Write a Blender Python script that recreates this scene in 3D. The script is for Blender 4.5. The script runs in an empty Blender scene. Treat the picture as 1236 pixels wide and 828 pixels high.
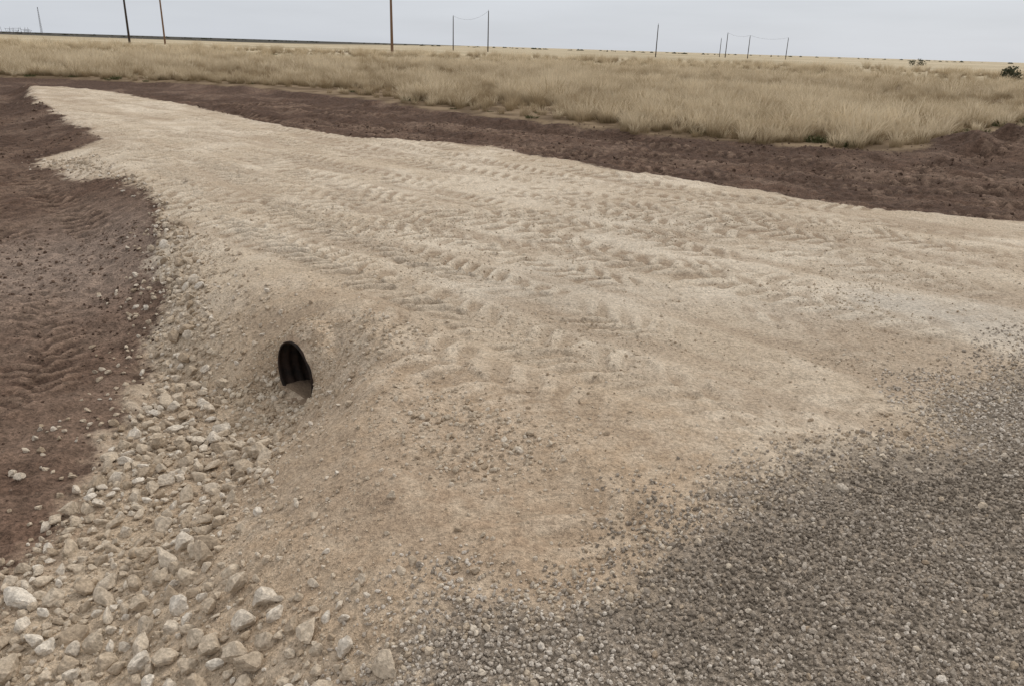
import bpy, math, time, numpy as np
import bmesh
from mathutils import Matrix, Vector
scene=bpy.context.scene
T0=time.time()
def tick(s):print('TIME',s,round(time.time()-T0,1))
f32=np.float32
# ------------------------------------------------------------------ noise
def _h(ix,iy,s):
    n=(ix.astype(np.uint32)*np.uint32(374761393)+iy.astype(np.uint32)*np.uint32(668265263)+np.uint32((s*2654435761)&0xffffffff))
    n=(n^(n>>np.uint32(13)))*np.uint32(1274126177)
    n=(n^(n>>np.uint32(16)))*np.uint32(2246822519)
    n=n^(n>>np.uint32(15))
    return (n&np.uint32(0xffffff)).astype(f32)/f32(0xffffff)
def vn(x,y,s=0):
    fx0=np.floor(x);fy0=np.floor(y);fx=(x-fx0).astype(f32);fy=(y-fy0).astype(f32)
    ix=fx0.astype(np.int64);iy=fy0.astype(np.int64)
    fx=fx*fx*(3-2*fx);fy=fy*fy*(3-2*fy)
    a=_h(ix,iy,s);b=_h(ix+1,iy,s);c=_h(ix,iy+1,s);d=_h(ix+1,iy+1,s)
    return (a*(1-fx)+b*fx)*(1-fy)+(c*(1-fx)+d*fx)*fy
def fbm(x,y,f,o=4,s=0):
    r=0;a=1;t=0
    for i in range(o):
        c,sn=math.cos(.6*i+.3),math.sin(.6*i+.3)
        r=r+a*(vn((x*c-y*sn)*f+17.3*i,(x*sn+y*c)*f-9.1*i,s+i)-f32(.5));t+=a;a*=.5;f*=2.03
    return r/t*2
def ss(a,b,x):
    t=np.clip((x-a)/(b-a),0,1);return t*t*(3-2*t)
def sdf(x,y,P):
    P=np.array(P,float);best=np.full(x.shape,1e18);ins=np.zeros(x.shape,bool)
    n=len(P)
    for i in range(n):
        ax,ay=P[i];bx,by=P[(i+1)%n]
        dx,dy=bx-ax,by-ay
        t=np.clip(((x-ax)*dx+(y-ay)*dy)/(dx*dx+dy*dy),0,1)
        best=np.minimum(best,(x-ax-t*dx)**2+(y-ay-t*dy)**2)
        if ay!=by:
            c=((ay>y)!=(by>y))&(x<(bx-ax)*(y-ay)/(by-ay)+ax)
            ins^=c
    d=np.sqrt(best);return np.where(ins,d,-d)
def smooth_path(P,n=5):
    P=[Vector(p) for p in P];out=[]
    for i in range(len(P)-1):
        p0=P[max(i-1,0)];p1=P[i];p2=P[i+1];p3=P[min(i+2,len(P)-1)]
        for k in range(n):
            t=k/n
            out.append(.5*((2*p1)+(p2-p0)*t+(2*p0-5*p1+4*p2-p3)*t*t+(3*p1-p0-3*p2+p3)*t**3))
    out.append(P[-1]);return [(p.x,p.y) for p in out]

# ------------------------------------------------------------------ plan of the place (metres)
R_edge=[(-17.02,27.84),(-13.34,26.19),(-8.73,21.35),(-5.3,17.25),(-3.13,15.37),(-1.66,15.06),(-.38,14.47),(.21,13.44),(1.01,12.8),(1.7,11.86),(2.76,11.06),(3.6,10.04),(4.39,9.39),(5.15,9.11),(5.91,8.99),(8,9.6),(12,12.2),(22,19.5)]
L_edge=[(-2.6,-4),(-2.4,0),(-2.3,1.5),(-2.2,2.7),(-2.15,3.0),(-2.23,3.6),(-2.35,4.45),(-2.85,6.0),(-3.4,7.15),(-4.2,8.8),(-5.1,10),(-6.6,11.3),(-8.0,12.9),(-7.3,13.9),(-10.2,17.8),(-13,21.6),(-18.5,30.3)]
T_poly=R_edge+[(22,-4)]+L_edge
F_poly=R_edge+[(22,-4),(.3,-4),(.2,1.0),(-.1,1.7),(-.42,2.3),(-.62,2.9),(-.66,3.6),(-.72,4.2),(-1.04,4.75),(-1.38,5.2),(-1.9,5.8),(-2.7,6.9),(-4.1,9.0),(-7.0,13.6),(-10,17.6),(-13,21.6),(-18,30)]
Rd_poly=[(22,17),(12,10.6),(5.2,5.75),(3.6,4.7),(3.1,4.25),(2.35,3.78),(1.91,3.32),(1.54,3.22),(1.21,2.95),(.82,2.74),(.625,2.64),(.469,2.48),(.348,2.22),(.115,2.12),(-.026,2.14),(-.188,2.05),(-.277,1.9),(-.318,1.7),(-.45,1.0),(-.8,-4),(22,-4)]
K_poly=[(-8.0,12.9),(-6.6,11.3),(-5.1,10),(-4.2,8.8),(-3.4,7.15),(-2.85,6.0),(-2.35,4.45),(-2.23,3.6),(-2.15,3.0),(-2.2,2.7),(-2.3,1.5),(-2.4,0),(-.2,0),(-.25,1.5),(-.45,1.95),(-.8,2.3),(-1.12,2.55),(-1.25,2.95),(-1.25,3.4),(-1.28,3.9),(-1.38,4.3),(-1.8,4.6),(-2.25,5.5),(-3.0,7.1),(-4.4,9.4),(-6.6,12.3)]
G_edge=[(-6000,40),(-60,37.5),(-23.73,37.0),(-19.97,37.0),(-16.21,36.8),(-11.98,35.0),(-7.51,31.2),(-2.94,25.8),(.33,22.5),(2.92,20.1),(5.18,18.7),(7.18,17.6),(8.9,17.6),(12.33,21.6),(16.8,26.0),(30,36.5),(6000,4500)]
G_poly=G_edge+[(6000,9000),(-6000,9000)]
M=np.array([-1.385,4.58]);_a=math.radians(43);AX=np.array([math.cos(_a),math.sin(_a)]);LT=np.array([-AX[1],AX[0]]);PZ=-.315;PR=.225
ZFLOOR=-.445

def offset(path,o):
    P=[Vector(p) for p in path];out=[]
    for i,p in enumerate(P):
        t=(P[min(i+1,len(P)-1)]-P[max(i-1,0)]).normalized()
        out.append((p.x-t.y*o,p.y+t.x*o))
    return out
def tread(X_,Y_,path,width,pitch,skew,seed,cov=.0):
    P=np.array(path);hw=width/2
    sel=np.nonzero((X_>P[:,0].min()-hw)&(X_<P[:,0].max()+hw)&(Y_>P[:,1].min()-hw)&(Y_<P[:,1].max()+hw))[0]
    if len(sel)==0:return sel,None,None
    x=X_[sel];y=Y_[sel]
    best=np.full(x.shape,1e9);S=np.zeros(x.shape);Tt=np.zeros(x.shape);acc=0
    for i in range(len(P)-1):
        a=P[i];b=P[i+1];d=b-a;L=np.hypot(*d);d=d/L
        s=(x-a[0])*d[0]+(y-a[1])*d[1];t=-(x-a[0])*d[1]+(y-a[1])*d[0]
        sc=np.clip(s,0,L);ds=np.hypot(s-sc,t);m=ds<best
        best=np.where(m,ds,best);S=np.where(m,acc+s,S);Tt=np.where(m,t,Tt);acc+=L
    k=best<hw;sel=sel[k];x=x[k];y=y[k];best=best[k];S=S[k];Tt=Tt[k]
    mask=ss(hw,hw*.75,best)*ss(0,.5,S)*ss(acc,acc-.5,S)
    wob=fbm(x,y,1.2,2,seed+3)*.14+fbm(x,y,7,2,seed+4)*.04
    ph=2*math.pi*(S+skew*np.abs(Tt)+wob)/pitch+np.where(Tt>0,math.pi,0)
    pat=ss(-.35,.6,np.sin(ph)+.65*fbm(x,y,6,2,seed+6))
    patch=ss(-.35-cov,.15-cov,fbm(x,y,.6,3,seed))*(.25+.75*ss(-.4,.25,fbm(x,y,3,3,seed+9)))
    return sel,mask*patch*pat,mask*patch
main=smooth_path([(-16.5,27.5),(-11,20.8),(-6.2,14.6),(-2.6,10.4),(.6,7.0),(3.2,4.6)])
left=smooth_path([(-8,15.5),(-4.6,10.2),(-2.75,7.5),(-1.45,5.9),(-.1,4.5),(1.2,3.4)])
turn=smooth_path([(-9,18),(-4,12.6),(0,9.6),(4,8.3),(9,8.8)])
TR=[(offset(left,.15),.6,.17,.75,11,.036,.25),(offset(left,.85),.55,.17,.75,12,.032,.2),(offset(left,1.6),.5,.18,.6,19,.022,.1)]
for k,o in enumerate([-3.4,-2.75,-2.1,-1.4,-.7,0,.7,1.4,2.1,2.8,3.5]):
    TR.append((offset(main,o),.6,.19+.025*(k%3),.5,30+k,.026,.15))
TR+= [(turn,.6,.21,.6,51,.025,.05),(offset(turn,1.2),.6,.2,.6,52,.025,.05),(offset(turn,2.3),.6,.2,.6,55,.025,.05),(offset(turn,-1.3),.6,.2,.6,53,.022,0),(offset(turn,-2.4),.6,.2,.6,54,.018,0)]
dl=smooth_path([(-14,18),(-9.6,12.4),(-6.2,8.6),(-4.0,5.8),(-3.0,3.6),(-2.7,1.5)])
TD=[(offset(dl,.2),.6,.17,.7,61,.022,0),(offset(dl,1.0),.5,.18,.7,62,.022,0),(offset(dl,-.7),.55,.17,.7,63,.026,.1),(offset(dl,-1.6),.5,.18,.7,64,.026,.1),(offset(dl,-2.8),.55,.2,.7,65,.026,.1)]
dr=smooth_path([(-12,27),(-7,22),(-1,17.3),(3,14.2),(6.5,12.0),(11,13.5),(20,20)])
TD+=[(offset(dr,.1),.65,.26,.2,71,.075,.15),(offset(dr,1.2),.6,.26,.2,72,.075,.15),(offset(dr,-1.0),.6,.26,.2,73,.065,.15),(offset(dr,2.3),.6,.28,.2,74,.075,.15),(offset(dr,3.4),.6,.28,.2,75,.075,.15)]
EL,EQ,EC=.44,.42,.10   # half axes and centre of the patch of earth around the culvert mouth

def terrain(x,y,detail=True):
    dT=sdf(x,y,T_poly);dF=sdf(x,y,F_poly);dR=sdf(x,y,Rd_poly);dG=sdf(x,y,G_poly);dK=sdf(x,y,K_poly)
    rr=np.hypot(x,y)
    near=ss(60,25,rr)
    rightside=ss(-2,2,(x*.6+y*.8)-9.5)
    zd=-.47+.22*ss(6,13,rr)*(1-.6*rightside)
    zd=zd-.05*np.exp(-(((x+2.0)**2+(y-4.1)**2)/1.0))
    zd=zd+near*(.05*fbm(x,y,.7,3,5))
    wid=np.where(rightside>.5,.75,1.2-.52*np.exp(-((y-4.25)/.75)**2)+.1*ss(4.4,6.0,y))
    dFn=dF+.08*fbm(x,y,1.1,3,8)
    k=ss(-.12,1,-dFn/wid)
    z=zd*k
    zf=-.2+.12*fbm(x,y,.05,3,9)*ss(20,60,rr)+.06*fbm(x,y,.5,3,10)*near
    gk=ss(-.7,.25,dG+.25*fbm(x,y,.8,2,91));z=z*(1-gk)+zf*gk
    e=((x-11.0)*.7+(y-18.0)*.7);e2=(-(x-11.0)*.7+(y-18.0)*.7)
    z=z+.50*np.exp(-(e/2.4)**2-(e2/1.2)**2)*(1+1.2*fbm(x,y,.9,4,15))
    z=z+.05*np.exp(-((dG+.35)/.3)**2)*near*(1+1.5*fbm(x,y,1.0,3,16))
    q=-((x-M[0])*AX[0]+(y-M[1])*AX[1]);l=(x-M[0])*LT[0]+(y-M[1])*LT[1]
    z=z+.07*np.exp(-((q+.42)/.28)**2-(l/.45)**2)
    groove=np.zeros(x.shape);lug=np.zeros(x.shape);streak=np.zeros(x.shape)
    if detail:
        sub=np.nonzero(rr<45)[0]
        xx,yy=x[sub],y[sub];dTs,dRs,dGs,dFs,qs,ls,nr=dT[sub],dR[sub],dG[sub],dF[sub],q[sub],l[sub],near[sub]
        onT=ss(-.1,.15,dTs)*(1-ss(-.05,.1,dRs))
        u=xx*.76-yy*.65;v=xx*.65+yy*.76
        st=fbm(u*.22+.3*fbm(xx,yy,.4,2,40),v,3.0,4,41)
        hole=1-np.exp(-((qs/.5)**2+(ls/.6)**2))
        dz=onT*nr*(.03*fbm(xx,yy,.9,3,23)+.016*fbm(xx,yy,4,3,24)+.014*fbm(xx,yy,12,4,25)+.022*st*hole)
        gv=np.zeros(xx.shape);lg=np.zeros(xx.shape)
        # traffic has flattened the part next to the road
        sh=ss(-.6,-.1,dFs)*(.45+.55*ss(.8,3.0,-dRs))
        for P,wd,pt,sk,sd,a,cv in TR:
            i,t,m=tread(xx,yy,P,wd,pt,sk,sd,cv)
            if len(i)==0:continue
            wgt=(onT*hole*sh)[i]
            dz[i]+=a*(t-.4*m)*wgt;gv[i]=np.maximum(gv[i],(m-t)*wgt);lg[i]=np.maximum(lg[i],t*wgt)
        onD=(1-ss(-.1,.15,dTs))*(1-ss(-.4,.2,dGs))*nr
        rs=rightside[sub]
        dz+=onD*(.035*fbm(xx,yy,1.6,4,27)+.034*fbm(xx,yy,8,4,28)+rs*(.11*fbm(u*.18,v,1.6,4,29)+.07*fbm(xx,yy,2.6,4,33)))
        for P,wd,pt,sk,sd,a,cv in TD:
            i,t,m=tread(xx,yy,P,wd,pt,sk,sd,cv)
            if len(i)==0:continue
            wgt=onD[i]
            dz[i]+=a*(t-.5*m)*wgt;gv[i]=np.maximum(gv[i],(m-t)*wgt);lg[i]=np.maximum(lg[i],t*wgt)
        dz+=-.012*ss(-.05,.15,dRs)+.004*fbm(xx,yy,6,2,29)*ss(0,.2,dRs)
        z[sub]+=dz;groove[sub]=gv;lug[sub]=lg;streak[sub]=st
    return z,dict(dT=dT,dF=dF,dR=dR,dG=dG,dK=dK,q=q,l=l,groove=groove,lug=lug,streak=streak,e=np.hypot(l/EL,(q-EC)/EQ))

# ------------------------------------------------------------------ node helpers
class NT:
    def __init__(s,name):
        s.m=bpy.data.materials.new(name);s.m.use_nodes=True;s.t=s.m.node_tree;s.n=s.t.nodes;s.L=s.t.links
        s.b=s.n['Principled BSDF'];s.b.inputs['Roughness'].default_value=.95
        s.b.inputs['Specular IOR Level'].default_value=.1
    def lk(s,a,b):s.L.new(a,b)
    def pos(s):
        return s.n.new('ShaderNodeNewGeometry').outputs['Position']
    def attr(s,name,inst=False):
        a=s.n.new('ShaderNodeAttribute');a.attribute_name=name
        if inst:a.attribute_type='INSTANCER'
        return a.outputs['Fac']
    def noise(s,scale,detail=4,rough=.6,vec=None,dist=0):
        a=s.n.new('ShaderNodeTexNoise');a.inputs['Scale'].default_value=scale;a.inputs['Detail'].default_value=detail
        a.inputs['Roughness'].default_value=rough;a.inputs['Distortion'].default_value=dist
        s.lk(vec if vec is not None else s.P,a.inputs['Vector']);return a.outputs['Fac']
    def math(s,op,a,b=0.0,c=None,clamp=False):
        m=s.n.new('ShaderNodeMath');m.operation=op;m.use_clamp=clamp
        for i,v in enumerate([a,b]+([c] if c is not None else [])):
            if isinstance(v,(int,float)):m.inputs[i].default_value=v
            else:s.lk(v,m.inputs[i])
        return m.outputs[0]
    def rng(s,v,a,b,c=0.,d=1.,sm=True):
        m=s.n.new('ShaderNodeMapRange');m.interpolation_type='SMOOTHSTEP' if sm else 'LINEAR'
        for i,k in zip((1,2,3,4),(a,b,c,d)):m.inputs[i].default_value=k
        s.lk(v,m.inputs[0]);return m.outputs[0]
    def mix(s,f,a,b,mode='MIX'):
        m=s.n.new('ShaderNodeMix');m.data_type='RGBA';m.blend_type=mode
        for i,v in ((0,f),(6,a),(7,b)):
            if isinstance(v,(int,float)):m.inputs[i].default_value=v
            elif isinstance(v,tuple):m.inputs[i].default_value=v+(1,)
            else:s.lk(v,m.inputs[i])
        return m.outputs[2]
    def mulc(s,c,f):
        cb=s.n.new('ShaderNodeCombineColor')
        for i in range(3):s.lk(f,cb.inputs[i])
        return s.mix(1.,c,cb.outputs[0],'MULTIPLY')
    def bump(s,h,strength,dist,nrm=None):
        b=s.n.new('ShaderNodeBump');b.inputs['Strength'].default_value=strength;b.inputs['Distance'].default_value=dist
        s.lk(h,b.inputs['Height'])
        if nrm is not None:s.lk(nrm,b.inputs['Normal'])
        return b.outputs[0]

# ------------------------------------------------------------------ ground material
g=NT('earth');g.P=g.pos()
dT=g.attr('dT');dR=g.attr('dR');dG=g.attr('dG');fl=g.attr('orange');gy=g.attr('grey');wet=g.attr('wet');mud=g.attr('mud')
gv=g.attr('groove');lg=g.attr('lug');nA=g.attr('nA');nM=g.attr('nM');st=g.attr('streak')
nB=g.noise(9,4,.65);nC=g.noise(48,3,.75);nD=g.noise(170,2,.7)
edge=g.math('ADD',g.math('MULTIPLY',g.math('SUBTRACT',nA,.5),.5),g.math('MULTIPLY',g.math('SUBTRACT',nB,.5),.5))
tan=g.mix(g.rng(nA,.3,.7),(.60,.495,.375),(.71,.61,.485))
tan=g.mix(g.rng(nM,.52,.75,0,.7),tan,(.54,.435,.32))
tan=g.mix(g.rng(nB,.45,.75,0,.6),tan,(.50,.40,.29))
tan=g.mix(g.math('MULTIPLY',gy,g.rng(nM,.3,.6,.2,.6)),tan,(.50,.46,.405))
tan=g.mix(g.math('MULTIPLY',fl,g.rng(nB,.2,.75,.4,.95)),tan,(.46,.34,.232))
tan=g.mix(g.math('MULTIPLY',mud,g.rng(nB,.35,.65)),tan,(.30,.205,.145))
tan=g.mix(g.rng(st,.05,-.45,0,.6),tan,(.39,.295,.21))
tan=g.mix(g.math('MULTIPLY',gv,.75),tan,(.33,.245,.17))  # tread grooves: shadow painted into the colour, along with exposed damper soil
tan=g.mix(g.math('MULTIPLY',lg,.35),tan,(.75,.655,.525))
spk=g.math('MULTIPLY',g.rng(nC,.28,.7,.66,1.17),g.rng(nD,.3,.7,.83,1.14))
tan=g.mulc(tan,spk)
dirt=g.mix(g.rng(nA,.3,.7),(.138,.087,.062),(.205,.142,.105))
dirt=g.mix(g.math('MULTIPLY',wet,g.rng(nM,.3,.6,.35,1.)),dirt,(.086,.054,.039))
dirt=g.mix(g.math('MULTIPLY',gy,.75),dirt,(.27,.21,.17))
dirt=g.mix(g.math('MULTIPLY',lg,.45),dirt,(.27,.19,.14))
dirt=g.mix(g.math('MULTIPLY',gv,.6),dirt,(.055,.035,.026))  # groove shadow and damp soil painted into the dirt colour as well
dirt=g.mulc(dirt,g.rng(nC,.25,.75,.55,1.5))
dirt=g.mulc(dirt,g.rng(nB,.3,.7,.7,1.3))
road=g.mix(g.rng(nB,.3,.7),(.16,.135,.11),(.33,.275,.22))
road=g.mulc(road,g.math('MULTIPLY',g.rng(nC,.3,.7,.55,1.3),g.rng(nD,.3,.7,.6,1.35)))
gr=g.mix(g.rng(nA,.35,.65),(.13,.09,.055),(.24,.175,.11))
mp=g.n.new('ShaderNodeMapping');mp.inputs['Scale'].default_value=(.006,.03,0);g.lk(g.P,mp.inputs['Vector'])
nf=g.noise(1,3,.6,mp.outputs[0])
mp2=g.n.new('ShaderNodeMapping');mp2.inputs['Scale'].default_value=(.12,.3,0);g.lk(g.P,mp2.inputs['Vector'])
nf2=g.noise(1,3,.7,mp2.outputs[0])
far=g.mix(g.rng(nf,.4,.6),(.47,.39,.27),(.28,.23,.15))
far=g.mix(g.rng(nf2,.4,.7),far,(.51,.43,.30))
grf=g.mix(g.attr('farm'),gr,far)
grf=g.mix(g.attr('track'),grf,(.19,.15,.12))
grf=g.mix(g.attr('plough'),grf,(.055,.05,.04))
mT=g.rng(g.math('ADD',dT,edge),-.09,.09)
mG=g.rng(g.math('ADD',dG,edge),-.2,.2)
mR=g.rng(g.math('ADD',dR,g.math('MULTIPLY',edge,1.3)),-.12,.18)
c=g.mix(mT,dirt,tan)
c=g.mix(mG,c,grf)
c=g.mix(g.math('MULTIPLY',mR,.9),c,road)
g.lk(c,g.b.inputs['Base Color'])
hh=g.math('ADD',g.math('ADD',g.math('MULTIPLY',nC,1.),g.math('MULTIPLY',nB,1.8)),g.math('MULTIPLY',nD,.35))
g.lk(g.bump(hh,.9,.021),g.b.inputs['Normal'])
MAT_G=g.m

# ------------------------------------------------------------------ ground sheet
def graded(lo,hi,f0,f1,fine,g1,knee,g2,extra=None):
    mid=list(np.arange(f0,f1,fine))
    if extra:
        a,b,st=extra
        mid=[v for v in mid if v<a-fine*.6 or v>b+fine*.6]+list(np.arange(a,b,st));mid.sort()
    up=[];v=mid[-1];
    while v<hi:
        d=v-f1;s=fine+g1*max(d,0) if d<knee else fine+g1*knee+g2*(d-knee);v+=s;up.append(v)
    dn=[];v=mid[0]
    while v>lo:
        d=f0-v;s=fine+g1*max(d,0) if d<knee else fine+g1*knee+g2*(d-knee);v-=s;dn.append(v)
    return np.array(dn[::-1]+mid+up)
xs=graded(-6000,6000,-2.7,2.6,.018,.0070,15,.09,(-1.95,-.85,.012))
ys=graded(-8,8000,1.5,5.6,.015,.0045,22,.08)
nx,ny=len(xs),len(ys)
X,Y=np.meshgrid(xs,ys);X=X.ravel();Y=Y.ravel()
Z,D=terrain(X,Y)
tick('terrain')
idx=np.arange(nx*ny).reshape(ny,nx)
F=np.stack([idx[:-1,:-1],idx[:-1,1:],idx[1:,1:],idx[1:,:-1]],-1).reshape(-1,4)
F=F[~((D['e'][F]<.93).all(1))]        # opening for the culvert mouth, closed by the earth patch below
dTn=D['dT'][F].mean(1);dRn=D['dR'][F].mean(1)
def attrs(X,Y,D):
    dist=np.hypot(X,Y)
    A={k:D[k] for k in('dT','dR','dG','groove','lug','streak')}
    def blob(cx,cy,r,e=2):return np.exp(-(((X-cx)**2+(Y-cy)**2)/(r*r))**(e/2))
    A['nA']=.5+.5*fbm(X,Y,1.6,5,201);A['nM']=.5+.5*fbm(X,Y,.8,4,211)
    A['orange']=np.clip(blob(-.3,2.8,.95)+blob(-.9,3.6,.7)+blob(-1.6,5.0,.9)*.7+blob(.3,3.0,.7)*.7+.35*ss(6,3,dist),0,1)
    A['mud']=np.clip(ss(.45,.0,D['dT'])*ss(7,3,dist)*.8+.5*ss(.5,0,np.abs(D['dT']))*ss(8,14,dist)+.35*blob(-.45,2.7,.35)+.3*blob(.1,2.5,.3),0,1)
    A['grey']=np.clip((blob(2.9,5.2,1.1)+blob(1.5,7.5,1.5)*.5+blob(-.1,3.1,.25)+blob(8.5,10.8,1.6)*.5+blob(.2,5.5,.8)*.5)*(D['dT']>0)+blob(-4.4,7.2,1.5)*(D['dT']<0),0,1)
    A['wet']=np.clip(ss(7,15,dist)*ss(-9,-2,X)+ss(12,18,dist)+.25,0,1)
    A['farm']=ss(45,100,dist)
    A['track']=np.clip(np.exp(-((Y-(76+.16*X))/3.0)**2)*ss(0,25,X)+.8*np.exp(-((Y-(150-.1*X))/5)**2),0,1)
    A['plough']=ss(400,440,Y+.35*X)*ss(-60,-150,X+.05*Y)
    return A
A=attrs(X,Y,D)
def build(name,X,Y,Z,A,f,parent=None):
    used=np.zeros(len(X),bool);used[f.ravel()]=True;u=np.nonzero(used)[0];mp_=np.zeros(len(X),np.int32);mp_[u]=np.arange(len(u));inv=mp_[f]
    me=bpy.data.meshes.new(name)
    me.vertices.add(len(u));me.vertices.foreach_set('co',np.stack([X[u],Y[u],Z[u]],-1).astype(f32).ravel())
    me.loops.add(f.size);me.loops.foreach_set('vertex_index',inv.ravel().astype(np.int32))
    me.polygons.add(len(f));me.polygons.foreach_set('loop_start',(np.arange(len(f))*4).astype(np.int32))
    me.polygons.foreach_set('loop_total',np.full(len(f),4,np.int32))
    me.update(calc_edges=True)
    me.polygons.foreach_set('use_smooth',np.ones(len(me.polygons),bool))
    for k,v in A.items():
        at=me.attributes.new(k,'FLOAT','POINT');at.data.foreach_set('value',np.clip(v[u],-500,500).astype(f32))
    me.materials.append(MAT_G)
    o=bpy.data.objects.new(name,me);scene.collection.objects.link(o)
    if parent:o.parent=parent
    return o
isR=dRn>0;isT=(dTn>0)&~isR
build('road',X,Y,Z,A,F[isR]);drv=build('gravel_driveway',X,Y,Z,A,F[isT]);build('ground',X,Y,Z,A,F[~isR&~isT])
print('verts',len(X));tick('mesh')

def mk(name,V,Fc,mats,coll=None,smooth=False,parent=None):
    me=bpy.data.meshes.new(name);me.from_pydata([tuple(v) for v in V],[],[tuple(int(i) for i in f) for f in Fc]);me.update()
    for m in mats:me.materials.append(m)
    if smooth:me.polygons.foreach_set('use_smooth',[True]*len(me.polygons))
    o=bpy.data.objects.new(name,me)
    (coll or scene.collection).objects.link(o)
    if parent:o.parent=parent
    return o

# ------------------------------------------------------------------ earth patch that closes the slope around the culvert mouth
NA,NR=220,56
aa=np.linspace(0,2*math.pi,NA,endpoint=False);tt=np.linspace(0,1,NR)
AAm,TT=np.meshgrid(aa,tt)
AAm=AAm.ravel();TT=TT.ravel()
rl=(PR-.004)*np.cos(AAm);rz=np.maximum(PZ+(PR-.004)*np.sin(AAm),ZFLOOR)
rq=.004+.012*fbm(np.cos(AAm)*3+5,np.sin(AAm)*3+5,1,2,301)
ol=EL*np.cos(AAm);oq=EC-EQ*np.sin(AAm)
L_=rl+(ol-rl)*TT;Q_=rq+(oq-rq)*TT
xw=M[0]-AX[0]*Q_+LT[0]*L_;yw=M[1]-AX[1]*Q_+LT[1]*L_
xo=M[0]-AX[0]*oq+LT[0]*ol;yo=M[1]-AX[1]*oq+LT[1]*ol
Hh,Dp=terrain(xw,yw);Ho,_=terrain(xo,yo)
up_=np.clip(np.sin(AAm),0,1)
ez=1-(1-TT)**(1.0+1.6*up_)
zl=rz+(Ho-rz)*ez
kk=ss(.35,.93,TT)
zp=zl*(1-kk)+(Hh+.004)*kk
zp=np.where(TT>.985,Hh-.02,zp)
zp+=(.022*fbm(xw,yw,9,3,311)+.012*fbm(xw+3*zp,yw,26,3,312))*ss(0,.12,TT)*ss(1,.85,TT)
Ap=attrs(xw,yw,Dp);Ap['orange']=np.clip(Ap['orange']+.2,0,1);Ap['mud']=np.clip(.45*ss(.3,0,TT),0,1)
for k_ in('groove','lug','streak'):Ap[k_]=Ap[k_]*0
ii=np.arange(NA*NR).reshape(NR,NA)
Fp=np.stack([ii[:-1],np.roll(ii[:-1],-1,1),np.roll(ii[1:],-1,1),ii[1:]],-1).reshape(-1,4)
build('earth_around_culvert',xw,yw,zp,Ap,Fp,parent=drv)

# ------------------------------------------------------------------ culvert pipe
pm=NT('rusty_galvanised_steel');pm.P=pm.pos()
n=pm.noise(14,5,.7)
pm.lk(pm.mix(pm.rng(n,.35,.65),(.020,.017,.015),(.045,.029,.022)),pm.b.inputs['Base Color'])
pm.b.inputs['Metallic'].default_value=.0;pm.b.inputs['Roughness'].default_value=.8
V=[];Fc=[];NS=64;S0=-.016;ST=[S0+i*.0085 for i in range(0,190)]+[S0+1.7+i*.1 for i in range(30)]
def pp(s,a,r):
    c,sn=math.cos(a)*r,math.sin(a)*r
    return (M[0]+AX[0]*s+LT[0]*c,M[1]+AX[1]*s+LT[1]*c,PZ+sn)
for s in ST:
    for k in range(NS):
        a=2*math.pi*k/NS
        V.append(pp(s-.0,a,PR-.010+.006*math.sin(2*math.pi*(s+.01*a)/.068)))
for i in range(len(ST)-1):
    for k in range(NS):
        a=i*NS+k;b=i*NS+(k+1)%NS;Fc.append((a,b,b+NS,a+NS))
base=len(V)
for s in (S0,.6):
    for k in range(NS):V.append(pp(s,2*math.pi*k/NS,PR-.001))
for k in range(NS):
    a=base+k;b=base+(k+1)%NS;Fc.append((a,a+NS,b+NS,b));Fc.append((k,a,b,(k+1)%NS))
Fc.append([ (len(ST)-1)*NS+k for k in range(NS)])
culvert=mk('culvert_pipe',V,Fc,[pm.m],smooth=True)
sm=NT('silt');sm.P=sm.pos()
sm.lk(sm.mix(sm.noise(30,4),(.15,.105,.072),(.29,.215,.15)),sm.b.inputs['Base Color'])
sm.lk(sm.bump(sm.noise(60,4),.8,.01),sm.b.inputs['Normal'])
V=[];Fc=[];a0,a1=90,26
for i in range(a0):
    s=-.08+i*.03
    for j in range(a1):
        lv=(j/(a1-1)-.5)*2*(.175 if s<0 else .205)
        x=M[0]+AX[0]*s+LT[0]*lv;y=M[1]+AX[1]*s+LT[1]*lv
        z=ZFLOOR+.006+.018*float(fbm(np.array([x]),np.array([y]),7,3,77)[0])-.04*max(0,-s)/.1-.05*min(1,max(0,s)/.5)
        V.append((x,y,z))
for i in range(a0-1):
    for j in range(a1-1):
        a=i*a1+j;Fc.append((a,a+1,a+a1+1,a+a1))
mk('silt',V,Fc,[sm.m],smooth=True,parent=culvert)

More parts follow.
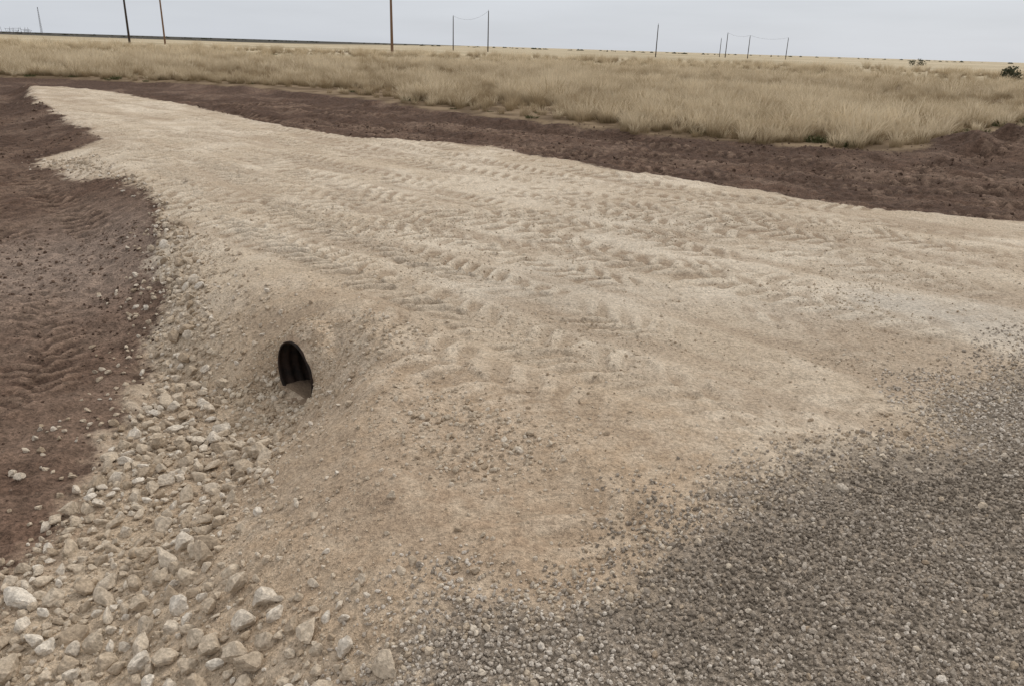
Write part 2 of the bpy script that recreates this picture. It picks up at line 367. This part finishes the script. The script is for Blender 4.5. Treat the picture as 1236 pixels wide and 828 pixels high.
# ------------------------------------------------------------------ instancing
def scatter(name,P,rot,scl,ix,tint,coll):
    me=bpy.data.meshes.new(name);N=len(P);me.vertices.add(N);me.vertices.foreach_set('co',np.asarray(P,f32).ravel())
    for k,v in(('rot',rot),('scl',scl)):
        at=me.attributes.new(k,'FLOAT_VECTOR','POINT');at.data.foreach_set('vector',np.asarray(v,f32).ravel())
    at=me.attributes.new('ix','INT','POINT');at.data.foreach_set('value',np.asarray(ix,np.int32))
    at=me.attributes.new('tint','FLOAT','POINT');at.data.foreach_set('value',np.asarray(tint,f32))
    o=bpy.data.objects.new(name,me);scene.collection.objects.link(o)
    ng=bpy.data.node_groups.new(name+'_scatter','GeometryNodeTree')
    ng.interface.new_socket('Geometry',in_out='INPUT',socket_type='NodeSocketGeometry')
    ng.interface.new_socket('Geometry',in_out='OUTPUT',socket_type='NodeSocketGeometry')
    N_=ng.nodes;L=ng.links
    gi=N_.new('NodeGroupInput');go=N_.new('NodeGroupOutput');ip=N_.new('GeometryNodeInstanceOnPoints')
    ci=N_.new('GeometryNodeCollectionInfo');ci.inputs['Collection'].default_value=coll
    ci.inputs['Separate Children'].default_value=True;ci.inputs['Reset Children'].default_value=True
    def na(nm,t):
        a=N_.new('GeometryNodeInputNamedAttribute');a.data_type=t;a.inputs['Name'].default_value=nm;return a.outputs[0]
    e=N_.new('FunctionNodeEulerToRotation')
    L.new(na('rot','FLOAT_VECTOR'),e.inputs[0]);L.new(e.outputs[0],ip.inputs['Rotation'])
    L.new(na('scl','FLOAT_VECTOR'),ip.inputs['Scale']);L.new(na('ix','INT'),ip.inputs['Instance Index'])
    ip.inputs['Pick Instance'].default_value=True
    L.new(gi.outputs[0],ip.inputs['Points']);L.new(ci.outputs[0],ip.inputs['Instance']);L.new(ip.outputs[0],go.inputs[0])
    md=o.modifiers.new('scatter','NODES');md.node_group=ng
    return o
def rock_coll(name,mat,n,sub,seed,flat=.7,ncut=11,h0=.62,h1=.95):
    c=bpy.data.collections.new(name);r=np.random.default_rng(seed)
    for k in range(n):
        bm=bmesh.new();bmesh.ops.create_icosphere(bm,subdivisions=sub,radius=1)
        nn=r.normal(size=(ncut,3));nn/=np.linalg.norm(nn,axis=1)[:,None];h=r.uniform(h0,h1,ncut)
        ph=r.uniform(0,6,3)
        sc=np.array([1,r.uniform(.6,.95),flat*r.uniform(.75,1.15)])
        for v in bm.verts:
            u=np.array(v.co);d=nn@u
            rr=min(1.05,np.min(np.where(d>.05,h/np.maximum(d,.05),9)))
            rr*=1+.03*math.sin(9*u[0]+ph[0])*math.sin(8*u[1]+ph[1])+.025*math.sin(17*u[2]+ph[2])+r.normal(0,.012)
            v.co=Vector(u*rr*sc)
        me=bpy.data.meshes.new(f'{name}_{k:02d}');bm.to_mesh(me);bm.free();me.materials.append(mat)
        c.objects.link(bpy.data.objects.new(f'{name}_{k:02d}',me))
    return c
def rockmat(name,c0,c1,c2,sc=14):
    m=NT(name);m.P=m.n.new('ShaderNodeTexCoord').outputs['Object']
    t=m.attr('tint',True)
    W=m.pos()
    col=m.mix(m.rng(t,0,.6),c0,c1);col=m.mix(m.rng(t,.6,1.),col,c2)
    n=m.noise(2.2,3,.7,dist=.4);n2=m.noise(sc*5,3,.7,W)
    col=m.mix(m.rng(n,.3,.7,.0,.4),col,tuple(v*.55 for v in c0))
    m.lk(m.mulc(col,m.rng(n2,.3,.7,.72,1.18)),m.b.inputs['Base Color'])
    m.lk(m.bump(n2,.7,.007),m.b.inputs['Normal']);return m.m
MR=rockmat('limestone_rock',(.38,.295,.21),(.55,.46,.355),(.72,.655,.565))
MP=rockmat('crushed_aggregate',(.20,.165,.13),(.45,.385,.315),(.72,.645,.555),30)
MC=rockmat('caliche_clod',(.40,.31,.22),(.56,.47,.36),(.69,.605,.495),30)
MD=rockmat('dirt_clod',(.08,.051,.037),(.16,.108,.078),(.26,.19,.145),30)
CR=rock_coll('riprap_stone',MR,12,3,1,.72,13,.5,.92);CP=rock_coll('aggregate_chip',MP,6,1,2,.75,9)
CC=rock_coll('caliche_lump',MC,6,2,3,.7,9);CD=rock_coll('dirt_lump',MD,5,2,4,.7,9)
def rot3(n,r,tilt=.5):return np.stack([r.normal(0,tilt,n),r.normal(0,tilt,n),r.uniform(0,6.28,n)],-1)

r=np.random.default_rng(11)
def dart(px,py,sz,kf):
    o=np.argsort(-sz);px,py,sz=px[o],py[o],sz[o];cell={};acc=[]
    X_,Y_,S_=px.tolist(),py.tolist(),sz.tolist()
    for i in range(len(X_)):
        cx,cy=int(X_[i]/.12+500),int(Y_[i]/.12);ok=True
        for a in(-1,0,1):
            for b in(-1,0,1):
                for j in cell.get((cx+a,cy+b),()):
                    if (X_[i]-X_[j])**2+(Y_[i]-Y_[j])**2<(kf*(S_[i]+S_[j]))**2:ok=False;break
                if not ok:break
            if not ok:break
        if ok:cell.setdefault((cx,cy),[]).append(i);acc.append(i)
    return px[acc],py[acc],sz[acc]
N=150000
px=r.uniform(-8.5,.3,N);py=r.uniform(.6,13.5,N)
dK=sdf(px,py,K_poly)
wn=fbm(px,py,1.1,3,90)
wn2=fbm(px,py,2.3,3,93)
prob=np.where(dK>0,ss(-.15,.25,dK+.22*wn+.12*wn2),.09*ss(-.6,0,dK+.15*wn2)*ss(8,5,py)+.03*ss(-.5,0,dK));
prob*=np.where(py>8,.35,1)*np.where((px<-5),.5,1)*(.45+.55*ss(-.35,.05,wn2))
keep=r.uniform(0,1,N)<prob
px,py,dK=px[keep],py[keep],dK[keep]
big=ss(-.25,.2,dK)*np.where(py<6.5,1,.5)
sz=np.where(r.uniform(0,1,len(px))<.10*big,r.uniform(.034,.060,len(px)),.010+.028*r.beta(1.3,2.0,len(px)));sz*=np.where(dK<.04,.85,1)
px,py,sz=dart(px,py,sz,.70)
z,d=terrain(px,py)
kk=~((d['e']<1.0)&((d['q']<.22)|(sz>.03)))
px,py,sz,z=px[kk],py[kk],sz[kk],z[kk]
n=len(px);print('riprap',n)
scatter('riprap_rocks',np.stack([px,py,z+sz*r.uniform(.15,.6,n)],-1),rot3(n,r,.5),np.stack([sz]*3,-1)*r.uniform(.8,1.3,(n,3)),r.integers(0,12,n),np.clip(r.beta(2.3,1.8,n),0,1),CR)
P=[(-2.15,2.62,.05),(-2.55,3.5,.045),(-2.62,3.55,.035),(-2.1,2.5,.04),(-2.45,3.0,.03),(-2.7,3.9,.03),(1.42,2.85,.035),(1.18,2.95,.028),(.72,2.45,.02),(1.05,2.9,.02),(-.05,1.95,.02),(1.7,3.0,.02),(1.95,2.75,.025),(2.3,3.2,.02),(.5,1.7,.018)]
P=np.array(P);z,_=terrain(P[:,0],P[:,1]);n=len(P)
scatter('loose_stones',np.stack([P[:,0],P[:,1],z+P[:,2]*.3],-1),rot3(n,r),np.stack([P[:,2]]*3,-1),r.integers(0,12,n),r.uniform(.5,1,n),CR)
tick('riprap')

# aggregate chips on the road
N=120000
px=np.concatenate([r.uniform(-.9,4.0,N),r.uniform(3,9,16000)]);py=np.concatenate([r.uniform(1.0,5.2,N),r.uniform(0,9,16000)])
dRr=sdf(px,py,Rd_poly)+.34*fbm(px,py,1.3,3,95)+.18*fbm(px,py,6,2,96)-.02
pr=np.where(dRr>0,.4+.6*ss(0,.3,dRr),.35*ss(-.4,0,dRr))
k=r.uniform(0,1,len(px))<pr;px,py,dRr=px[k],py[k],dRr[k];n=len(px)
z,_=terrain(px,py);sz=r.uniform(.0035,.0118,n)*(1+.6*(r.uniform(0,1,n)>.97))
tint=np.clip(r.beta(1.3,1.5,n)+.45*fbm(px,py,1.2,3,97)+.2*ss(.3,-.1,dRr),0,1)
print('chips',n)
scatter('road_aggregate',np.stack([px,py,z+sz*.35],-1),rot3(n,r,.9),np.stack([sz]*3,-1)*r.uniform(.8,1.25,(n,3)),r.integers(0,6,n),tint,CP)

# clods over the caliche
N=80000
px=np.concatenate([r.uniform(-3,4.5,N),r.uniform(-8,9,26000)]);py=np.concatenate([r.uniform(1.5,8.5,N),r.uniform(7,16,26000)])
d0=sdf(px,py,T_poly);dRr=sdf(px,py,Rd_poly);dKk=sdf(px,py,K_poly)
cl=ss(.0,.5,fbm(px,py,1.3,3,101))
spot=np.exp(-(((px+.09)**2+(py-3.12)**2)/.08))*1.6+np.exp(-(((px+.85)**2+(py-4.4)**2)/.12))+np.exp(-(((px+.45)**2+(py-3.5)**2)/.15))*.6
rim=ss(-.35,0,dRr)*.8
pr=(.07+.4*cl+spot+rim+.9*ss(-.35,.1,dKk))*(d0>.02)*np.where(dRr>.15,.12,1)
k=r.uniform(0,1,len(px))<pr;px,py=px[k],py[k];spot=spot[k];rim=rim[k];n=len(px)
z,d=terrain(px,py);sz=(.003+.015*r.beta(1,4.0,n))*(1+1.1*np.clip(spot,0,1)*r.uniform(0,1,n)+.6*rim*r.uniform(0,1,n))
kk=d['e']>1.0;px,py,z,sz=px[kk],py[kk],z[kk],sz[kk]
# lumps lying on the earth patch round the culvert mouth
pk=np.nonzero((TT>.1)&(TT<.97))[0];pk=r.choice(pk,1200,replace=False)
px=np.concatenate([px,xw[pk]]);py=np.concatenate([py,yw[pk]]);z=np.concatenate([z,zp[pk]]);s2=(.004+.018*r.beta(1,3,1200))*np.where(zp[pk]<-.38,1.5,.8);sz=np.concatenate([sz,s2]);n=len(px)
print('clods',n)
scatter('caliche_gravel',np.stack([px,py,z+sz*.25],-1),rot3(n,r,.7),np.stack([sz]*3,-1)*r.uniform(.8,1.2,(n,3)),r.integers(0,6,n),r.uniform(0,1,n),CC)
N=36000
px=np.concatenate([r.uniform(-5.5,-1.8,9000),r.uniform(-14,14,N)]);py=np.concatenate([r.uniform(2,8,9000),r.uniform(6,22,N)])
d0=sdf(px,py,T_poly);dg=sdf(px,py,G_poly)
pr=(.25+.7*ss(0,.5,fbm(px,py,.9,3,105)))*(d0<.05)*(dg<.3)
k=r.uniform(0,1,len(px))<pr;px,py=px[k],py[k];n=len(px)
z,_=terrain(px,py);dd=np.hypot(px,py);sz=.004+.024*r.beta(1,4,n)*np.clip(dd/8,.5,2.2)
scatter('dirt_clods',np.stack([px,py,z+sz*.2],-1),rot3(n,r,.7),np.stack([sz]*3,-1),r.integers(0,5,n),r.uniform(0,1,n),CD)
tick('scatter')

# ------------------------------------------------------------------ dry grass
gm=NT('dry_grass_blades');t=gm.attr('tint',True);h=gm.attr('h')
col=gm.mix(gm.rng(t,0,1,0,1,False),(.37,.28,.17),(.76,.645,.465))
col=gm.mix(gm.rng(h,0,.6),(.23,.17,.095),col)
gm.lk(col,gm.b.inputs['Base Color'])
tr=gm.n.new('ShaderNodeBsdfTranslucent');gm.lk(col,tr.inputs[0]);mx=gm.n.new('ShaderNodeMixShader');mx.inputs[0].default_value=.25
gm.lk(gm.b.outputs[0],mx.inputs[1]);gm.lk(tr.outputs[0],mx.inputs[2]);gm.lk(mx.outputs[0],gm.n['Material Output'].inputs[0])
gg=NT('green_weed');gg.P=gg.pos();gg.lk(gg.mix(gg.noise(8,3),(.06,.062,.03),(.13,.13,.06)),gg.b.inputs['Base Color'])
def clump(name,nb,rad,h0,h1,w,mat,coll,r,lean=.35):
    V=[];Fc=[];H=[]
    for b in range(nb):
        a=r.uniform(0,6.28);ro=rad*math.sqrt(r.uniform(0,1));x,y=ro*math.cos(a),ro*math.sin(a)
        hh=r.uniform(h0,h1);la=a+r.normal(0,.8);ln=hh*abs(r.normal(lean,.22));fa=r.uniform(0,3.14)
        dx,dy=math.cos(fa)*w/2,math.sin(fa)*w/2;b0=len(V)
        for i,t in enumerate((0,.35,.7,1.)):
            cx=x+math.cos(la)*ln*t**1.9;cy=y+math.sin(la)*ln*t**1.9;cz=hh*(t-.18*t*t*min(1,ln/hh*1.5))
            k=(1,.9,1.0,.15)[i]
            V.append((cx-dx*k,cy-dy*k,cz));V.append((cx+dx*k,cy+dy*k,cz));H+= [cz/h1]*2
        for i in range(3):
            a_=b0+2*i;Fc.append((a_,a_+1,a_+3,a_+2))
    me=bpy.data.meshes.new(name);me.from_pydata(V,[],Fc);at=me.attributes.new('h','FLOAT','POINT');at.data.foreach_set('value',np.array(H,f32))
    me.materials.append(mat);coll.objects.link(bpy.data.objects.new(name,me))
GC=bpy.data.collections.new('grass_tufts')
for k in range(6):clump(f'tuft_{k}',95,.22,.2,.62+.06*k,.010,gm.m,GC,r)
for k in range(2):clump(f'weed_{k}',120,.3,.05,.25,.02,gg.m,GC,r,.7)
def grass_pts(n,y0,y1,half):
    d=np.sqrt(r.uniform(y0*y0,y1*y1,n));a=r.uniform(-half,half,n);return d*np.sin(a),d*np.cos(a)
parts=[]
for n,y0,y1,s0,p0 in((13000,17,48,1.,1.),(8000,48,90,1.25,1.),(5000,90,170,1.7,1.)):
    x,y=grass_pts(n,y0,y1,.76)
    dg=sdf(x,y,G_poly)+.8*fbm(x,y,.7,3,110)
    pat=fbm(x,y,.13,3,111)+.8*fbm(x,y,.6,2,112)
    tr_=np.exp(-((y-(76+.16*x))/3.5)**2)*ss(0,25,x)+np.exp(-((y-(150-.1*x))/6)**2)
    pr=ss(-.0,1.2,dg)*(.2+.8*ss(-.45,.1,pat))*(1-np.clip(tr_,0,1))*np.where(y0>80,.6,1)
    k=r.uniform(0,1,n)<pr;x,y,pat,dg=x[k],y[k],pat[k],dg[k]
    s=s0*r.uniform(.5,1.1,len(x))*(.7+.45*ss(-.4,.5,pat))*(.65+.35*ss(0,2.5,dg))
    parts.append((x,y,s,pat,dg))
x,y,s,pat,dg=[np.concatenate(v) for v in zip(*parts)]
z,_=terrain(x,y,False);n=len(x);print('grass',n)
ix=r.integers(0,6,n);wd=(r.uniform(0,1,n)<.25*ss(1.4,.3,dg)+.02*(pat<-.2)+.6*np.exp(-((x-7.2)**2+(y-22.5)**2)/.8));ix=np.where(wd,r.integers(6,8,n),ix)
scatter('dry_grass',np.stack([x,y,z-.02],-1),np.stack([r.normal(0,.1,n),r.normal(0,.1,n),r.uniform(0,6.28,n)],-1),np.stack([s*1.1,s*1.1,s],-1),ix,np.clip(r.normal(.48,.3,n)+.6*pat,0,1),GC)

# ------------------------------------------------------------------ shrubs
lm=NT('shrub_leaves');lm.P=lm.pos();lm.lk(lm.mix(lm.noise(3,3),(.045,.05,.03),(.10,.10,.06)),lm.b.inputs['Base Color'])
def shrub(name,x,y,w,h,n=700):
    V=[];Fc=[];z0=-.2
    cs=[(r.normal(0,w*.28),r.normal(0,w*.28),h*r.uniform(.3,.75),r.uniform(.18,.34)*w) for _ in range(9)]
    for i in range(n):
        c=cs[r.integers(0,9)];v=r.normal(size=3);v/=np.linalg.norm(v);v*=c[3]*r.uniform(.5,1.05)
        p=np.array([c[0],c[1],c[2]])+v*np.array([1,1,.8]);p[2]=max(p[2],.02)
        u=r.normal(size=3);u/=np.linalg.norm(u);wv=np.cross(u,r.normal(size=3));wv/=np.linalg.norm(wv);q_=w*.05
        b=len(V)
        for a,bb in((-1,-.4),(1,-.4),(1,.4),(-1,.4)):V.append(tuple(p+u*a*q_+wv*bb*q_))
        Fc.append((b,b+1,b+2,b+3))
    for c in cs:
        b=len(V);V+= [(-.02,0,0),(.02,0,0),(c[0]+.01,c[1],c[2]),(c[0]-.01,c[1],c[2])];Fc.append((b,b+1,b+2,b+3))
    o=mk(name,V,Fc,[lm.m]);o.location=(x,y,z0);return o
shrub('shrub',47.5,80,2.0,1.7);shrub('shrub',110,230,3.0,2.0,300)
# ------------------------------------------------------------------ utility poles
wm=NT('weathered_pole_wood');wm.P=wm.pos();wm.lk(wm.mix(wm.noise(2,4),(.035,.028,.024),(.07,.055,.045)),wm.b.inputs['Base Color'])
wl=NT('pole_wood_brown');wl.P=wl.pos();wl.lk(wl.mix(wl.noise(2,4),(.15,.09,.055),(.22,.14,.09)),wl.b.inputs['Base Color'])
def cyl(V,Fc,p0,p1,r0,r1,n=10):
    p0=Vector(p0);p1=Vector(p1);d=(p1-p0).normalized();u=d.orthogonal().normalized();w=d.cross(u);b=len(V)
    for p,rr in((p0,r0),(p1,r1)):
        for k in range(n):
            a=6.28318*k/n;V.append(tuple(p+u*math.cos(a)*rr+w*math.sin(a)*rr))
    for k in range(n):
        Fc.append((b+k,b+(k+1)%n,b+n+(k+1)%n,b+n+k))
    Fc.append(tuple(b+k for k in range(n))[::-1]);Fc.append(tuple(b+n+k for k in range(n)))
def pole(az,dist,h,rr=.16,arm=True,mat=None,lean=0):
    V=[];Fc=[]
    cyl(V,Fc,(0,0,-1),(lean,0,h),rr*1.15,rr*.75,12)
    if arm:
        cyl(V,Fc,(lean-1.1,-rr,h-.6),(lean+1.1,-rr,h-.6),.06,.06,6)
        for x in(-1.0,-.5,.5,1.0):
            cyl(V,Fc,(lean+x,-rr,h-.55),(lean+x,-rr,h-.35),.03,.03,6);cyl(V,Fc,(lean+x,-rr,h-.35),(lean+x,-rr,h-.22),.07,.05,8)
        cyl(V,Fc,(lean-.6,-rr,h-.62),(lean,-rr,h-1.2),.02,.02,5);cyl(V,Fc,(lean+.6,-rr,h-.62),(lean,-rr,h-1.2),.02,.02,5)
    else:
        cyl(V,Fc,(lean,0,h),(lean,0,h+.25),.04,.04,6);cyl(V,Fc,(lean,0,h+.2),(lean,0,h+.4),.09,.06,8)
    o=mk('utility_pole',V,Fc,[mat or wm.m]);o.location=(az*dist,dist,-.2);o.rotation_euler[2]=-math.atan(az)+.9 if arm else 0;return o
pole(-.474,200,17,.24);pole(-.431,205,17,.2,mat=wl.m);pole(-.156,136,11,.22,mat=wl.m)
pole(-.082,300,11.5,.18,False);pole(-.040,300,13.6,.2,False);pole(.163,290,10.5,.17,False)
pole(.240,430,9.0,.17,False);pole(.247,400,11.0,.19,False);pole(.274,380,9.6,.18,False);pole(.320,400,9.6,.18,False)
def wire(p0,p1,sag):
    V=[];Fc=[];N=14
    for i in range(N):
        t=i/N;t2=(i+1)/N
        a=Vector(p0).lerp(Vector(p1),t);b=Vector(p0).lerp(Vector(p1),t2);a.z-=sag*4*t*(1-t);b.z-=sag*4*t2*(1-t2)
        cyl(V,Fc,a,b,.03,.03,4)
    mk('power_line',V,Fc,[wm.m])
wire((-24.6,300,11.5),(-12,300,13.4),2.0);wire((104.1,380,9.7),(128,400,9.7),1.2);wire((98.8,400,11),(104.1,380,9.7),1.0)
V=[];Fc=[]
for a in range(3):
    c,s_=math.cos(a*2.094),math.sin(a*2.094);c2,s2=math.cos((a+1)*2.094),math.sin((a+1)*2.094)
    cyl(V,Fc,(c,s_,0),(c*.3,s_*.3,26),.12,.08,5)
    for k in range(13):
        f0=1-.7*k/13;f1=1-.7*(k+1)/13;cyl(V,Fc,(c*f0,s_*f0,2*k),(c2*f1,s2*f1,2*k+2),.05,.05,4)
mst=mk('radio_mast',V,Fc,[wm.m]);mst.location=(-.579*850,850,-.3)
V=[];Fc=[]
for i in range(22):
    x=r.uniform(-20,20);hh=r.uniform(3,7);cyl(V,Fc,(x,r.uniform(-5,5),0),(x,0,hh),.14,.12,5)
for k in range(5):
    x=r.uniform(-18,8);z=r.uniform(3,6);cyl(V,Fc,(x,0,z),(x+10,0,z),.12,.12,5)
sb=mk('electrical_substation',V,Fc,[wm.m]);sb.location=(-.61*900,900,-.3)
V=[];Fc=[]
for i in range(500):
    az=r.uniform(-.7,.75);dd=r.uniform(900,1500);x,y=az*dd,dd;w=r.uniform(2,7);h=r.uniform(.6,2.2)
    if r.uniform()<.5: continue
    b=len(V);m=7
    for k in range(m+1):
        V.append((x+w*(k/m-.5),y,-.3));V.append((x+w*(k/m-.5),y+r.normal(0,.5),-.3+h*math.sin(math.pi*min(max(k/m,.08),.92))*r.uniform(.6,1.1)))
    for k in range(m):Fc.append((b+2*k,b+2*k+2,b+2*k+3,b+2*k+1))
mk('distant_shrubs',V,Fc,[lm.m])

# ------------------------------------------------------------------ sky, sun, camera
w=bpy.data.worlds.new('World');scene.world=w;w.use_nodes=True;nt=w.node_tree;bg=nt.nodes['Background']
SE,SR=math.radians(42),math.radians(40)
sky=nt.nodes.new('ShaderNodeTexSky');sky.sky_type='NISHITA';sky.sun_disc=False;sky.sun_elevation=SE;sky.sun_rotation=SR
tc=nt.nodes.new('ShaderNodeTexCoord');sp=nt.nodes.new('ShaderNodeSeparateXYZ');nt.links.new(tc.outputs['Generated'],sp.inputs[0])
mr=nt.nodes.new('ShaderNodeMapRange');mr.inputs[1].default_value=0;mr.inputs[2].default_value=.9
nt.links.new(sp.outputs[2],mr.inputs[0])
cr=nt.nodes.new('ShaderNodeMix');cr.data_type='RGBA';cr.inputs[6].default_value=(6.2,6.5,7.0,1);cr.inputs[7].default_value=(10.5,10.35,10.2,1)
nt.links.new(mr.outputs[0],cr.inputs[0])
mp=nt.nodes.new('ShaderNodeMapping');mp.inputs['Scale'].default_value=(3,3,22);nt.links.new(tc.outputs['Generated'],mp.inputs[0])
nz=nt.nodes.new('ShaderNodeTexNoise');nz.inputs['Scale'].default_value=1.2;nz.inputs['Detail'].default_value=5;nt.links.new(mp.outputs[0],nz.inputs[0])
m2=nt.nodes.new('ShaderNodeMapRange');m2.inputs[1].default_value=.3;m2.inputs[2].default_value=.7;m2.inputs[3].default_value=.94;m2.inputs[4].default_value=1.05;nt.links.new(nz.outputs[0],m2.inputs[0])
vm=nt.nodes.new('ShaderNodeVectorMath');vm.operation='SCALE';nt.links.new(cr.outputs[2],vm.inputs[0]);nt.links.new(m2.outputs[0],vm.inputs['Scale'])
mm=nt.nodes.new('ShaderNodeMix');mm.data_type='RGBA';mm.inputs[0].default_value=.95
nt.links.new(sky.outputs[0],mm.inputs[6]);nt.links.new(vm.outputs[0],mm.inputs[7]);nt.links.new(mm.outputs[2],bg.inputs[0]);bg.inputs[1].default_value=.1
sl=bpy.data.lights.new('sun','SUN');sl.energy=1.5;sl.angle=math.radians(12);sl.color=(1,.95,.87)
so=bpy.data.objects.new('sun',sl);scene.collection.objects.link(so)
dirv=Vector((math.sin(SR)*math.cos(SE),math.cos(SR)*math.cos(SE),math.sin(SE)))
so.rotation_euler=dirv.to_track_quat('Z','Y').to_euler()
cd=bpy.data.cameras.new('camera');cam=bpy.data.objects.new('camera',cd);scene.collection.objects.link(cam)
cd.sensor_width=36;cd.lens=934/1236*36;cd.clip_start=.05;cd.clip_end=20000
Rm=Matrix.Rotation(math.radians(90-20.9),3,'X')@Matrix.Rotation(math.radians(1.76),3,'Z')
cam.matrix_world=Matrix.Translation((0,0,1.7))@Rm.to_4x4()
scene.camera=cam
scene.view_settings.view_transform='Standard';scene.view_settings.look='None';scene.view_settings.exposure=0
tick('done')
